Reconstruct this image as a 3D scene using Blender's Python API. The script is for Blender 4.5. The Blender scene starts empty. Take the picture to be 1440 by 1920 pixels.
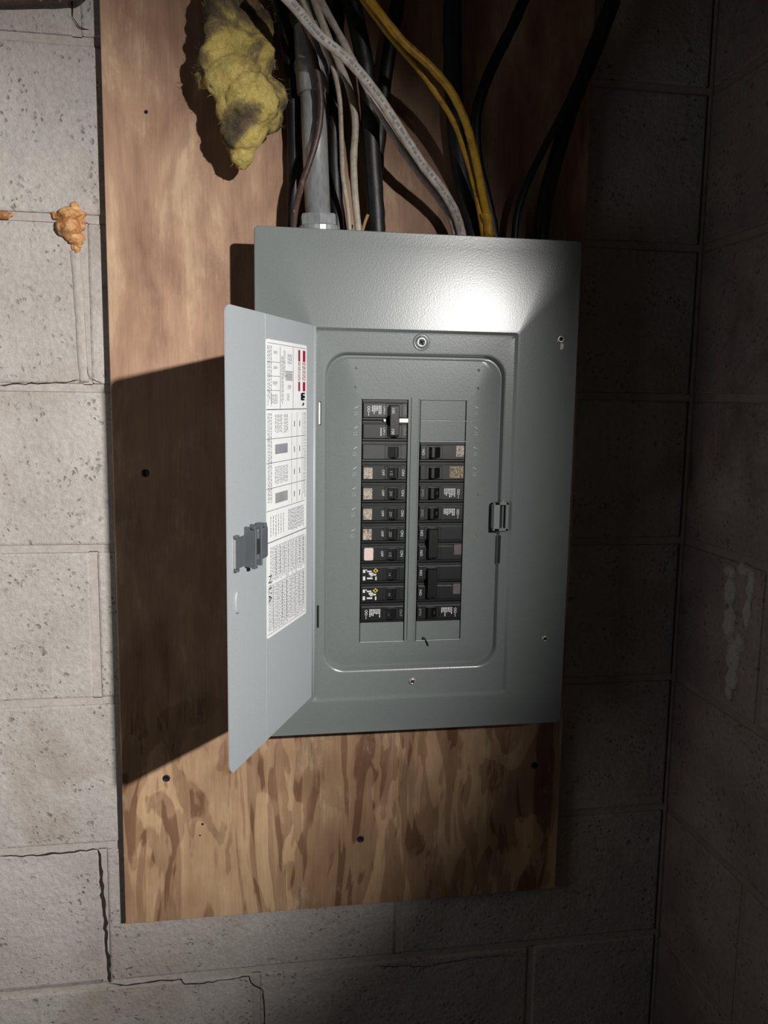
import bpy, bmesh, math, random
from mathutils import Vector, Matrix, Euler, noise
IN = 0.0254
random.seed(7)
S = bpy.context.scene
COL = S.collection

# ------------------------------------------------------------------ camera
CAMP = Vector((-0.213042762, -1.10602931, 0.115550343))
CAMR = Euler((1.43529139, -0.0151418793, -0.163161400), 'XYZ')
FPX = 1577.6
cd = bpy.data.cameras.new('camera'); cam = bpy.data.objects.new('camera', cd); COL.objects.link(cam)
cam.location = CAMP; cam.rotation_euler = CAMR
cd.sensor_fit = 'VERTICAL'; cd.sensor_height = 24.0; cd.lens = FPX / 1920 * 24.0
cd.clip_start = 0.01
S.camera = cam
# ------------------------------------------------------------------ world, light, exposure
w = bpy.data.worlds.new('dim_basement'); S.world = w; w.use_nodes = True
w.node_tree.nodes['Background'].inputs[0].default_value = (1.0, 0.93, 0.88, 1)
w.node_tree.nodes['Background'].inputs[1].default_value = 0.012
def aim(o, p): o.rotation_euler = (Vector(p) - o.location).to_track_quat('-Z', 'Y').to_euler()
ld = bpy.data.lights.new('flashlight_beam', 'SPOT'); lo = bpy.data.objects.new('flashlight_beam', ld); COL.objects.link(lo)
lo.location = Vector((26, -80, 24)) * IN; aim(lo, Vector((-24.3, 0, -4.0)) * IN)
ld.energy = 305; ld.color = (1.0, 0.97, 0.94); ld.shadow_soft_size = 0.025
ld.spot_size = math.radians(39.8); ld.spot_blend = 1.0
fd = bpy.data.lights.new('bounce_fill', 'AREA'); fo = bpy.data.objects.new('bounce_fill', fd); COL.objects.link(fo)  # unseen fill lamp added to lift the door's shadow
fo.location = Vector((-38, -24, -4)) * IN; aim(fo, Vector((-10, 0, -2)) * IN)
fd.energy = 0.85; fd.size = 0.5; fd.color = (1.0, 0.98, 0.98)
S.view_settings.view_transform = 'Standard'; S.view_settings.look = 'None'
S.view_settings.exposure = 0; S.view_settings.gamma = 1; S.view_settings.use_curve_mapping = False

RM = CAMR.to_matrix()
def at(px, py, y):
    """the point (inches) on the plane y = const (inches) seen at a pixel of the photograph"""
    d = RM @ Vector(((px - 720) / FPX, -(py - 960) / FPX, -1))
    t = (y * IN - CAMP.y) / d.y
    return (CAMP + d * t) / IN
def on_plane(px, py, p0, n):
    d = RM @ Vector(((px - 720) / FPX, -(py - 960) / FPX, -1)); c = CAMP / IN
    t = (p0 - c).dot(n) / d.dot(n)
    return c + d * t

# ------------------------------------------------------------------ materials
def srgb(r, g, b):
    f = lambda c: (c / 255 / 12.92) if c / 255 <= .04045 else ((c / 255 + .055) / 1.055) ** 2.4
    return (f(r), f(g), f(b), 1)
class NT:
    def __init__(s, name):
        s.m = bpy.data.materials.new(name); s.m.use_nodes = True; s.t = s.m.node_tree; s.b = s.t.nodes['Principled BSDF']
    def n(s, typ, **kw):
        x = s.t.nodes.new(typ)
        for k, v in kw.items():
            if k.startswith('i_'): x.inputs[k[2:].replace('_', ' ')].default_value = v
            else: setattr(x, k, v)
        return x
    def l(s, a, b): s.t.links.new(a, b)
    def pos(s, scale=(1, 1, 1), obj=False):
        g = s.n('ShaderNodeTexCoord').outputs['Object'] if obj else s.n('ShaderNodeNewGeometry').outputs['Position']
        mp = s.n('ShaderNodeMapping'); mp.inputs['Scale'].default_value = scale; s.l(g, mp.inputs['Vector']); return mp.outputs[0]
    def noise(s, vec, scale, detail=4, rough=.55, dist=0):
        x = s.n('ShaderNodeTexNoise'); x.inputs['Scale'].default_value = scale; x.inputs['Detail'].default_value = detail
        x.inputs['Roughness'].default_value = rough; x.inputs['Distortion'].default_value = dist; s.l(vec, x.inputs['Vector']); return x.outputs['Fac']
    def ramp(s, fac, stops):
        x = s.n('ShaderNodeValToRGB'); e = x.color_ramp.elements
        while len(e) < len(stops): e.new(.5)
        for q, (p, c) in zip(e, stops):
            q.position = p; q.color = c if len(c) == 4 else (*c, 1)
        s.l(fac, x.inputs[0]); return x.outputs[0]
    def mix(s, fac, a, b, mode='MIX'):
        x = s.n('ShaderNodeMix', data_type='RGBA', blend_type=mode)
        for sock, v in ((x.inputs[0], fac), (x.inputs[6], a), (x.inputs[7], b)):
            if isinstance(v, bpy.types.NodeSocket): s.l(v, sock)
            else: sock.default_value = v
        return x.outputs[2]
    def bump(s, h, strength, dist=.002, prev=None):
        x = s.n('ShaderNodeBump'); x.inputs['Strength'].default_value = strength; x.inputs['Distance'].default_value = dist
        s.l(h, x.inputs['Height'])
        if prev: s.l(prev, x.inputs['Normal'])
        return x.outputs[0]
    def out(s, col=None, rough=.5, nrm=None, metal=0, spec=.5):
        if col is not None:
            if isinstance(col, bpy.types.NodeSocket): s.l(col, s.b.inputs['Base Color'])
            else: s.b.inputs['Base Color'].default_value = col
        if isinstance(rough, bpy.types.NodeSocket): s.l(rough, s.b.inputs['Roughness'])
        else: s.b.inputs['Roughness'].default_value = rough
        if nrm: s.l(nrm, s.b.inputs['Normal'])
        s.b.inputs['Metallic'].default_value = metal; s.b.inputs['Specular IOR Level'].default_value = spec
        return s.m
g3 = lambda v: (v, v, v, 1)
def simple(name, c, rough=.5, metal=0, spec=.5, var=.12, scale=60, bump=.1):
    t = NT(name); v = t.noise(t.pos(), scale)
    d = tuple(x * (1 - var) for x in c[:3]) + (1,); e = tuple(min(1, x * (1 + var)) for x in c[:3]) + (1,)
    return t.out(t.ramp(v, [(.3, d), (.7, e)]), rough, t.bump(t.noise(t.pos(), scale * 8), bump, .0005), metal, spec)

def mat_block(name, c0, c1, stain):
    t = NT(name); P = t.pos()
    big = t.noise(P, 7, 5); fine = t.noise(P, 160, 6, .65)
    base = t.ramp(big, [(.32, c0), (.68, c1)])
    base = t.mix(.28, base, t.ramp(fine, [(.3, g3(.25)), (.7, g3(.75))]), 'OVERLAY')
    # pits in the block face
    v = t.n('ShaderNodeTexVoronoi'); v.inputs['Scale'].default_value = 130
    wn = t.n('ShaderNodeTexNoise'); wn.inputs['Scale'].default_value = 90; t.l(P, wn.inputs['Vector'])
    wa = t.n('ShaderNodeVectorMath', operation='MULTIPLY_ADD'); wa.inputs[1].default_value = (.012, .012, .012); t.l(wn.outputs['Color'], wa.inputs[0]); t.l(P, wa.inputs[2]); t.l(wa.outputs[0], v.inputs['Vector'])
    pit = t.ramp(v.outputs['Distance'], [(.06, g3(0)), (.34, g3(1))])
    gate = t.ramp(t.noise(P, 22, 3), [(.50, g3(1)), (.60, g3(0))])
    pits = t.mix(1.0, pit, gate, 'LIGHTEN')
    v2 = t.n('ShaderNodeTexVoronoi'); v2.inputs['Scale'].default_value = 26; t.l(wa.outputs[0], v2.inputs['Vector'])
    pit2 = t.ramp(v2.outputs['Distance'], [(.03, g3(0)), (.12, g3(1))])
    col = t.mix(1.0, base, t.ramp(pits, [(0, g3(.55)), (1, g3(1))]), 'MULTIPLY')
    col = t.mix(1.0, col, t.ramp(pit2, [(0, g3(.66)), (1, g3(1))]), 'MULTIPLY')
    st = t.ramp(t.noise(P, 4.2, 6, .6, .6), [(.55, g3(0)), (.72, g3(1))])
    col = t.mix(st, col, stain)
    n = t.bump(pits, .8, .0018); n = t.bump(fine, .8, .0024, n); n = t.bump(pit2, .8, .0022, n)
    n = t.bump(t.noise(P, 48, 4), .6, .005, n)
    return t.out(col, .82, n, 0, .25)
M = {}
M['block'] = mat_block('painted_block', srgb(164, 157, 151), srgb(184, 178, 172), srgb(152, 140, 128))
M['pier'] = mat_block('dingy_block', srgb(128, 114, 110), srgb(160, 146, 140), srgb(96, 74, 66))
t = NT('mortar'); P = t.pos(); f = t.noise(P, 120, 6, .7)
M['mortar'] = t.out(t.ramp(f, [(.3, srgb(160, 152, 146)), (.7, srgb(182, 175, 168))]), .9, t.bump(f, .7, .002), 0, .2)
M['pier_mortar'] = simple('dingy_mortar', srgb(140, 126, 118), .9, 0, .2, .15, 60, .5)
M['void'] = simple('dark_cavity', srgb(52, 46, 42), .95, 0, .1)
M['backing'] = simple('rough_concrete', srgb(60, 54, 50), .95, 0, .1)

def mat_ply():
    t = NT('plywood_face')
    sep = t.n('ShaderNodeSeparateXYZ'); t.l(t.pos(), sep.inputs[0])
    # figure: tall flame shaped patches
    f1 = t.noise(t.pos((12, 1, 3.6)), 1.0, 3.5, .5, 1.0)
    f2 = t.noise(t.pos((26, 1, 5.0)), 1.0, 3, .5, 1.2)
    fig = t.ramp(f1, [(.30, srgb(112, 80, 60)), (.45, srgb(126, 92, 68)), (.465, srgb(184, 150, 116)), (.56, srgb(198, 166, 130)), (.575, srgb(134, 100, 76)), (.66, srgb(150, 116, 88)), (.68, srgb(182, 148, 116))])
    fig2 = t.ramp(f2, [(.38, srgb(116, 84, 62)), (.41, srgb(188, 154, 120)), (.58, srgb(198, 166, 130)), (.61, srgb(134, 100, 76))])
    low = t.mix(.42, fig, fig2)
    u1 = t.noise(t.pos((20, 1, 5)), 1.0, 6, .62, .5)
    up = t.ramp(u1, [(.28, srgb(124, 94, 78)), (.40, srgb(154, 120, 98)), (.58, srgb(176, 142, 116)), (.68, srgb(198, 170, 138))])
    zm = t.n('ShaderNodeMapRange'); zm.inputs['From Min'].default_value = -.36; zm.inputs['From Max'].default_value = -.22
    zn = t.n('ShaderNodeMath', operation='MULTIPLY_ADD'); zn.inputs[1].default_value = .35; t.l(f1, zn.inputs[0]); t.l(sep.outputs['Z'], zn.inputs[2])
    t.l(zn.outputs[0], zm.inputs['Value']); zm.inputs['From Min'].default_value = -.20; zm.inputs['From Max'].default_value = -.08
    c = t.mix(zm.outputs[0], low, up)
    g = t.noise(t.pos((420, 1, 22)), 1.0, 5, .7)
    c = t.mix(.26, c, t.ramp(g, [(.3, g3(.30)), (.7, g3(.70))]), 'OVERLAY')
    gr = t.noise(t.pos((110, 1, 5)), 1.0, 3, .6)
    c = t.mix(.20, c, t.ramp(gr, [(.35, g3(.35)), (.65, g3(.62))]), 'OVERLAY')
    # rubbed pale patches with raised fibre
    w1 = t.ramp(t.noise(t.pos((13, 1, 9)), 1.0, 5, .7, .3), [(.55, g3(0)), (.66, g3(1))])
    w2 = t.ramp(t.noise(t.pos((300, 1, 30)), 1.0, 3, .7), [(.42, g3(0)), (.60, g3(.55))])
    c = t.mix(t.mix(1.0, w1, w2, 'MULTIPLY'), c, srgb(204, 182, 154))
    k = t.noise(t.pos((9, 1, 6)), 1.0, 4, .55)
    c = t.mix(.5, c, t.ramp(k, [(.3, srgb(150, 126, 114)), (.55, g3(1))]), 'MULTIPLY')
    return t.out(c, .62, t.bump(g, .3, .0007), 0, .3)
M['ply'] = mat_ply()
def mat_enamel(name, c, rough, peel):
    t = NT(name); P = t.pos()
    sp = t.noise(P, 900, 3, .7); op = t.noise(P, 520, 2, .5)
    col = t.mix(.16, c, t.ramp(sp, [(.3, g3(.2)), (.7, g3(.8))]), 'OVERLAY')
    return t.out(col, rough, t.bump(op, peel, .0006), 0, .5)
M['enamel'] = mat_enamel('grey_enamel', srgb(112, 118, 117), .25, .08)
M['enamel_in'] = mat_enamel('grey_enamel_door_lit', srgb(158, 164, 167), .42, .06)  # cover's enamel paled, so the beam's brightness on the door is painted in
M['enamel_dark'] = mat_enamel('grey_enamel_plastic', srgb(118, 126, 124), .4, .1)
M['plastic'] = simple('black_breaker_plastic', srgb(23, 24, 26), .36, 0, .5, .1, 200, .06)
M['plastic_grey'] = simple('faded_breaker_plastic', srgb(42, 44, 44), .5, 0, .5, .1, 200, .06)
M['handle'] = simple('black_toggle_plastic', srgb(9, 9, 10), .34, 0, .5, .1)
M['tray'] = simple('tray_shadow_black', srgb(12, 12, 13), .6, 0, .3)
M['latch'] = simple('dark_grey_latch_plastic', srgb(84, 88, 92), .42, 0, .5, .08)
M['latch_dark'] = simple('darker_latch_plastic', srgb(42, 43, 46), .45)
M['white_paint'] = simple('white_print', srgb(205, 205, 200), .6, 0, .3, .05)
M['dim_print'] = simple('grey_print', srgb(138, 140, 138), .6, 0, .3, .05)
M['white_plastic'] = simple('white_plastic', srgb(250, 248, 240), .4, 0, .5, .03)
M['paper'] = simple('label_paper', srgb(226, 228, 228), .45, 0, .4, .03, 90, .05)
M['ink'] = simple('grey_ink', srgb(98, 100, 104), .7, 0, .2)
M['ink_light'] = simple('pale_grey_ink', srgb(140, 142, 146), .7, 0, .2)
M['ink_black'] = simple('black_ink', srgb(22, 22, 26), .6, 0, .2)
M['red'] = simple('red_ink', srgb(150, 26, 48), .6, 0, .2)
M['steel'] = simple('zinc_screw', srgb(190, 190, 186), .28, .6, .5, .1)
M['bright_edge'] = simple('glint_enamel', srgb(176, 182, 180), .3)  # paler enamel paints in the glints on stamped marks and plate lips
t = NT('galvanised_conduit'); P = t.pos(); v = t.n('ShaderNodeTexVoronoi'); v.inputs['Scale'].default_value = 260; t.l(t.pos((1, 1, .3)), v.inputs['Vector'])
M['galv'] = t.out(t.mix(.35, srgb(158, 161, 163), t.ramp(v.outputs['Distance'], [(0, g3(.3)), (.6, g3(.75))]), 'OVERLAY'), .36, t.bump(t.noise(P, 400), .15, .0005), .35)
t = NT('breaker_sticker'); P = t.pos(); v = t.noise(P, 420, 5, .7, 1.2)
M['sticker'] = t.out(t.ramp(v, [(.40, srgb(80, 68, 58)), (.50, srgb(150, 138, 124)), (.62, srgb(186, 176, 164))]), .5)
t = NT('worn_sticker'); P = t.pos(); v = t.noise(P, 360, 5, .7, 1.4)
M['sticker_worn'] = t.out(t.ramp(v, [(.42, srgb(40, 36, 32)), (.50, srgb(112, 98, 70)), (.62, srgb(170, 152, 108))]), .5)
M['sticker_dim'] = simple('brown_sticker', srgb(92, 84, 80), .5, 0, .4, .2, 700)
M['sticker_pink'] = simple('pale_pink_sticker', srgb(206, 186, 180), .5, 0, .4, .08, 500)
M['yellow_print'] = simple('yellow_print', srgb(206, 196, 60), .5)
t = NT('white_cable_jacket'); P = t.pos(); v = t.noise(P, 90, 5, .7)
M['white_cable'] = t.out(t.ramp(v, [(.30, srgb(150, 136, 124)), (.55, srgb(196, 186, 176)), (.75, srgb(214, 206, 198))]), .5, t.bump(t.noise(P, 300), .3, .0006))
t = NT('cream_cable_jacket'); P = t.pos(); v = t.noise(P, 110, 5, .7)
M['cream_cable'] = t.out(t.ramp(v, [(.34, srgb(150, 136, 116)), (.50, srgb(174, 164, 146)), (.75, srgb(190, 182, 164))]), .5, t.bump(t.noise(P, 300), .3, .0006))
t = NT('yellow_cable_jacket'); P = t.pos(); v = t.noise(P, 90, 5, .7)
M['yellow_cable'] = t.out(t.ramp(v, [(.30, srgb(146, 104, 22)), (.50, srgb(206, 158, 36)), (.75, srgb(222, 178, 52))]), .42, t.bump(t.noise(P, 300), .2, .0005))
t = NT('brown_cable_jacket'); P = t.pos(); v = t.noise(P, 120, 5, .7)
M['brown_cable'] = t.out(t.ramp(v, [(.35, srgb(58, 40, 34)), (.62, srgb(88, 66, 58)), (.70, srgb(170, 150, 140))]), .5)
M['black_cable'] = simple('black_cable_jacket', srgb(26, 27, 28), .45, 0, .5, .25, 70, .3)
M['grey_cable'] = simple('charcoal_cable_jacket', srgb(44, 46, 48), .5, 0, .5, .25, 70, .3)
M['tan'] = simple('straw_paper', srgb(170, 138, 90), .8)
M['screw_dark'] = simple('blackened_screw', srgb(36, 38, 50), .45, .4)
t = NT('fibreglass'); P = t.pos(); v = t.noise(P, 17, 5, .6, .5); v2 = t.noise(P, 260, 5, .75, 1)
c = t.ramp(v, [(.36, srgb(92, 80, 66)), (.45, srgb(136, 120, 84)), (.53, srgb(206, 184, 106)), (.75, srgb(220, 202, 132))])
c = t.mix(.4, c, t.ramp(v2, [(.3, g3(.25)), (.7, g3(.75))]), 'OVERLAY')
M['wool'] = t.out(c, .95, t.bump(v2, .8, .003), 0, .1)
M['wool_pale'] = simple('pale_fibreglass', srgb(120, 118, 84), .95, 0, .1, .25, 60, .8)
t = NT('spray_foam'); P = t.pos(); v = t.noise(P, 60, 5, .6, .5)
M['foam'] = t.out(t.ramp(v, [(.35, srgb(150, 100, 54)), (.50, srgb(190, 138, 88)), (.68, srgb(212, 172, 112))]), .5, t.bump(t.noise(P, 180), .6, .002))
M['foam_light'] = t.m

# ------------------------------------------------------------------ helpers (all coordinates in inches)
def link(name, bm, mat, parent=None, smooth=False, origin=None):
    me = bpy.data.meshes.new(name)
    org = Vector(origin) if origin is not None else (parent['_o'] if parent is not None and False else Vector((0, 0, 0)))
    bmesh.ops.recalc_face_normals(bm, faces=bm.faces) if smooth is not None else None
    for v in bm.verts: v.co = (v.co - org) * IN
    bm.to_mesh(me); bm.free()
    mats = mat if isinstance(mat, (list, tuple)) else [mat]
    for q in mats: me.materials.append(q)
    if smooth:
        for p in me.polygons: p.use_smooth = True
    o = bpy.data.objects.new(name, me); COL.objects.link(o)
    if parent is not None:
        # parents are unrotated; keep world coordinates
        pw = Vector((0, 0, 0)); q = parent
        while q is not None: pw += q.location; q = q.parent
        o.location = org * IN - pw; o.parent = parent
    else: o.location = org * IN
    return o
def root(name, label, cat, loc, group=None, kind=None):
    o = bpy.data.objects.new(name, None); COL.objects.link(o); o.location = Vector(loc) * IN; o.empty_display_size = .02
    return tag(o, label, cat, group, kind)
def tag(o, label=None, cat=None, group=None, kind=None):
    if label: o['label'] = label
    if cat: o['category'] = cat
    if group: o['group'] = group
    if kind: o['kind'] = kind
    return o
def box(bm, x0, x1, y0, y1, z0, z1, bev=0, M4=None, seg=1):
    v = [bm.verts.new((x, y, z)) for x in (x0, x1) for y in (y0, y1) for z in (z0, z1)]
    fs = [bm.faces.new([v[i] for i in q]) for q in ((0, 1, 3, 2), (4, 6, 7, 5), (0, 4, 5, 1), (2, 3, 7, 6), (0, 2, 6, 4), (1, 5, 7, 3))]
    if bev:
        es = list({e for f in fs for e in f.edges})
        r = bmesh.ops.bevel(bm, geom=es, offset=bev, segments=seg, affect='EDGES', profile=.5)
        v = list({q for f in r['faces'] for q in f.verts} | {q for q in v if q.is_valid})
    if M4 is not None:
        for q in v: q.co = M4 @ q.co
    return v
def prism(bm, pts, y0, y1, M4=None):
    a = [bm.verts.new((x, y0, z)) for x, z in pts]; b = [bm.verts.new((x, y1, z)) for x, z in pts]
    n = len(pts); bm.faces.new(a); bm.faces.new(b[::-1])
    for i in range(n): bm.faces.new((a[i], b[i], b[(i + 1) % n], a[(i + 1) % n]))
    if M4 is not None:
        for q in a + b: q.co = M4 @ q.co
def rrect(x0, x1, z0, z1, r, n=8):
    pts = []
    for cx, cz, a0 in ((x1 - r, z1 - r, 0), (x0 + r, z1 - r, 90), (x0 + r, z0 + r, 180), (x1 - r, z0 + r, 270)):
        for i in range(n + 1):
            a = math.radians(a0 + 90 * i / n); pts.append((cx + r * math.cos(a), cz + r * math.sin(a)))
    return pts
def cyl(bm, c, axis, r0, r1, h, n=20, cap=True):
    axis = Vector(axis).normalized(); q = axis.to_track_quat('Z', 'Y'); c = Vector(c)
    a = [bm.verts.new(c + q @ Vector((r0 * math.cos(2 * math.pi * i / n), r0 * math.sin(2 * math.pi * i / n), 0))) for i in range(n)]
    b = [bm.verts.new(c + q @ Vector((r1 * math.cos(2 * math.pi * i / n), r1 * math.sin(2 * math.pi * i / n), h))) for i in range(n)]
    for i in range(n): bm.faces.new((a[i], a[(i + 1) % n], b[(i + 1) % n], b[i]))
    if cap: bm.faces.new(a[::-1]); bm.faces.new(b)
def lathe(bm, c, axis, prof, n=24):
    axis = Vector(axis).normalized(); q = axis.to_track_quat('Z', 'Y'); c = Vector(c); rings = []
    for r, h in prof:
        rings.append([bm.verts.new(c + q @ Vector((r * math.cos(2 * math.pi * i / n), r * math.sin(2 * math.pi * i / n), h))) for i in range(n)])
    for A, B in zip(rings, rings[1:]):
        for i in range(n): bm.faces.new((A[i], A[(i + 1) % n], B[(i + 1) % n], B[i]))
    bm.faces.new(rings[0][::-1]); bm.faces.new(rings[-1])
def catmull(P, k=10):
    P = [Vector(p) for p in P]; P = [2 * P[0] - P[1]] + P + [2 * P[-1] - P[-2]]; out = []
    for i in range(1, len(P) - 2):
        for j in range(k):
            t = j / k; a, b, c, d = P[i - 1:i + 3]
            out.append(.5 * ((2 * b) + (c - a) * t + (2 * a - 5 * b + 4 * c - d) * t * t + (3 * b - a - 3 * c + d) * t ** 3))
    out.append(P[-2]); return out
def frames(path):
    out = []
    for i, p in enumerate(path):
        t = (path[min(i + 1, len(path) - 1)] - path[max(i - 1, 0)]).normalized()
        n = Vector((0, -1, 0)); n = (n - t * n.dot(t)).normalized(); s = t.cross(n)
        out.append((p, t, s, n))
    return out
def tube(bm, path, ra, rb, n=12, wob=0, sd=0):
    rings = []
    for i, (p, t, s, nn) in enumerate(frames(path)):
        k = 1 + wob * noise.noise(Vector((i * .35, sd, 0)))
        rings.append([bm.verts.new(p + s * (ra * k * math.cos(2 * math.pi * j / n)) + nn * (rb * k * math.sin(2 * math.pi * j / n))) for j in range(n)])
    for A, B in zip(rings, rings[1:]):
        for i in range(n): bm.faces.new((A[i], A[(i + 1) % n], B[(i + 1) % n], B[i]))
    bm.faces.new(rings[0][::-1]); bm.faces.new(rings[-1])
_tc = {}
def text(bm, s, size, M4, mi=0):
    """adds flat lettering; M4 maps glyph plane (x right, y up) to world inches"""
    if s not in _tc:
        cu = bpy.data.curves.new('t', 'FONT'); cu.body = s; cu.size = 1; cu.resolution_u = 2; cu.align_x = 'CENTER'; cu.align_y = 'CENTER'
        o = bpy.data.objects.new('t', cu); COL.objects.link(o)
        dg = bpy.context.evaluated_depsgraph_get(); me = o.evaluated_get(dg).to_mesh()
        _tc[s] = ([tuple(v.co) for v in me.vertices], [tuple(p.vertices) for p in me.polygons])
        o.evaluated_get(dg).to_mesh_clear(); bpy.data.objects.remove(o); bpy.data.curves.remove(cu)
    vs, fs = _tc[s]
    V = [bm.verts.new(M4 @ (Vector(v) * size)) for v in vs]
    for f in fs:
        try: bm.faces.new([V[i] for i in f]).material_index = mi
        except ValueError: pass
def basis(o, x, y):
    x = Vector(x).normalized(); y = Vector(y).normalized(); z = x.cross(y)
    m = Matrix((x, y, z)).transposed().to_4x4(); m.translation = Vector(o); return m

# ------------------------------------------------------------------ structure: back wall and pier of concrete blocks
ZA = 4.78; JX = -15.95; XL = -56.0; XR = 16.0
wb = bmesh.new(); box(wb, XL, XR + 8, 1.3, 8, ZA - 6 * 8, ZA + 5 * 8)
wall = tag(link('wall_back', wb, M['backing']), kind='structure')
_bk = {}
def block_mesh(L, mat, swap=False):
    key = (round(L, 2), mat.name, swap)
    if key not in _bk:
        bm = bmesh.new()
        box(bm, -L / 2 + .19, L / 2 - .19, 0, 1.3, -3.81, 3.81, .13, seg=2)
        for v in bm.verts: v.co = v.co * IN
        me = bpy.data.meshes.new('concrete_block'); bm.to_mesh(me); bm.free(); me.materials.append(mat)
        for p in me.polygons: p.use_smooth = False
        _bk[key] = me
    return _bk[key]
vj = []          # vertical joints (x, k)
for k in range(-5, 6):
    zc = ZA - 4 + k * 8            # course centre; k=0 is the course below the ZA joint
    zc = ZA + 4 - k * 8            # k=0 above ZA joint, growing downward
    par = (k % 2 == 0)
    x = JX - 48 + (0 if par else -8)
    edges = []
    while x < XR - .5: edges.append(x); x += 16
    edges.append(XR + .05)
    for a, b in zip(edges, edges[1:]):
        a2 = max(a, XL)
        if b - a2 < 3: continue
        o = bpy.data.objects.new('concrete_block', block_mesh(b - a2, M['block'])); COL.objects.link(o)
        o.parent = wall; o.location = Vector(((a2 + b) / 2, random.uniform(-.025, .025), zc)) * IN
        o.rotation_euler = (random.uniform(-.002, .002), random.uniform(-.0015, .0015), random.uniform(-.001, .001))
        if b < XR - 1: vj.append((b, k))
# mortar: bed joints and head joints, with cracked ones left ajar
bm = bmesh.new()
def jag_strip(bm, a, b, lo, hi, horiz, y0=.10, y1=1.3, gap=0, step=.35, amp=.04):
    """mortar strip; gap>0 leaves a ragged opening along its upper/right side"""
    n = max(2, int(abs(b - a) / step)); P = []
    for i in range(n + 1):
        s = a + (b - a) * i / n
        h = hi - (gap + amp * noise.noise(Vector((s * 1.7, lo, 3))) + random.uniform(-amp, amp) * .6 if gap else 0)
        P.append((s, lo, h))
    for (s0, l0, h0), (s1, l1, h1) in zip(P, P[1:]):
        for yy in (0,):
            if horiz: c = [(s0, l0), (s1, l1), (s1, h1), (s0, h0)]
            else: c = [(l0, s0), (h0, s0), (h1, s1), (l1, s1)]
            f = [bm.verts.new((x, y0, z)) for x, z in c]; g = [bm.verts.new((x, y1, z)) for x, z in c]
            bm.faces.new(f)
            if gap:
                i0, i1 = (3, 2) if horiz else (1, 2)
                bm.faces.new((f[i0], f[i1], g[i1], g[i0]))
for k in range(-5, 6):
    z = ZA - k * 8
    if k == 4: # crack along bed joint y ~1600, left of the board
        jag_strip(bm, XL, -15.7, z - .19, z + .19, True, gap=.15); jag_strip(bm, -15.7, XR, z - .19, z + .19, True)
    elif k == 5:
        jag_strip(bm, XL, -16.2, z - .19, z + .19, True); jag_strip(bm, -16.2, -7.8, z - .19, z + .19, True, gap=.05); jag_strip(bm, -7.8, XR, z - .19, z + .19, True)
    else: jag_strip(bm, XL, XR, z - .19, z + .19, True)
for x, k in vj:
    z = ZA + 4 - k * 8
    cr = (k == 5 and abs(x - JX) < .3) or (k == 6 and abs(x - JX - 8) < .3)
    jag_strip(bm, z - 3.85, z + 3.85, x - .22, x + .22, False, gap=.20 if cr else 0, amp=.05)
mo = link('mortar', bm, M['mortar'], wall); tag(mo, kind='stuff')
# thick bead of caulk beside the short head joint at upper left
bm = bmesh.new()
pts = [at(140, 470, 0), at(146, 540, 0), at(150, 600, 0), at(153, 660, 0), at(158, 716, 0)]
tube(bm, [p + Vector((0, .02, 0)) for p in catmull(pts, 8)], .24, .10, 10, .12, 3)
tag(link('caulk_bead', bm, M['mortar'], wall, True), 'pale raised bead of caulk along the upright joint')
# crazed crack lines: thin dark grooves in the paint, built as narrow channels
def crack(pts, wdt, nm='crack', y=0):
    bm = bmesh.new(); P = [at(a, b, y) for a, b in pts]
    Q = []
    for a, b in zip(P, P[1:]):
        n = max(2, int((b - a).length / .25))
        for i in range(n):
            p = a.lerp(b, i / n); Q.append(p + Vector((random.uniform(-1, 1) * .05, 0, random.uniform(-1, 1) * .05)))
    Q.append(P[-1]); A = []; B = []
    for i, p in enumerate(Q):
        d = (Q[min(i + 1, len(Q) - 1)] - Q[max(0, i - 1)]).normalized(); s = Vector((-d.z, 0, d.x)); k = wdt * (.5 + random.random() * .7) * (.25 if i in (0, len(Q) - 1) else 1)
        A.append(bm.verts.new(p + s * k + Vector((0, -.035, 0)))); B.append(bm.verts.new(p - s * k + Vector((0, -.035, 0))))
    for i in range(len(Q) - 1): bm.faces.new((A[i], A[i + 1], B[i + 1], B[i]))
    o = link(nm, bm, M['void'], wall); return o
crack([(205, 1842), (240, 1846), (290, 1838), (340, 1836), (346, 1846), (400, 1840), (466, 1830), (472, 1842), (494, 1856), (497, 1885), (494, 1930)], .035)
crack([(186, 1592), (192, 1660), (199, 1740), (203, 1800), (208, 1842)], .08)
crack([(0, 1606), (60, 1603), (120, 1598), (184, 1592)], .055)
crack([(155, 640), (162, 690), (172, 712), (192, 718)], .018)
crack([(134, -8), (136, 30), (146, 50), (168, 56)], .03)
crack([(0, 722), (60, 719), (130, 716), (150, 712)], .022)
crack([(700, 1810), (800, 1812), (880, 1796), (960, 1790)], .02)
# board of mortar smear on the pier is below; the pier itself (short wall return at right)
PX = 16.05; PD = -32.1
bm = bmesh.new(); box(bm, PX + 1.3, PX + 8, PD + .2, 1.2, ZA - 48, ZA + 48)
pier = tag(link('wall_right', bm, M['backing']), kind='structure')
for k in range(-5, 7):
    zc = ZA + 4 - k * 8
    ends = [0.1, -15.9, -31.9] if k % 2 else [0.1, -7.9, -23.9, -31.9]
    for ya, yb in zip(ends, ends[1:]):
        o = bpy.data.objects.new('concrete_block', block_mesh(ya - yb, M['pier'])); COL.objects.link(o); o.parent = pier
        o.rotation_euler = (0, 0, math.radians(-90))      # face looks toward -x
        o.location = Vector((PX + random.uniform(-.03, .03), (ya + yb) / 2, zc)) * IN
bm = bmesh.new(); box(bm, PX + .10, PX + 1.35, PD + .15, 0, ZA - 44, ZA + 48)
box(bm, PX - .12, PX + .3, -.12, .3, ZA - 44, ZA + 48, .05)
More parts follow.
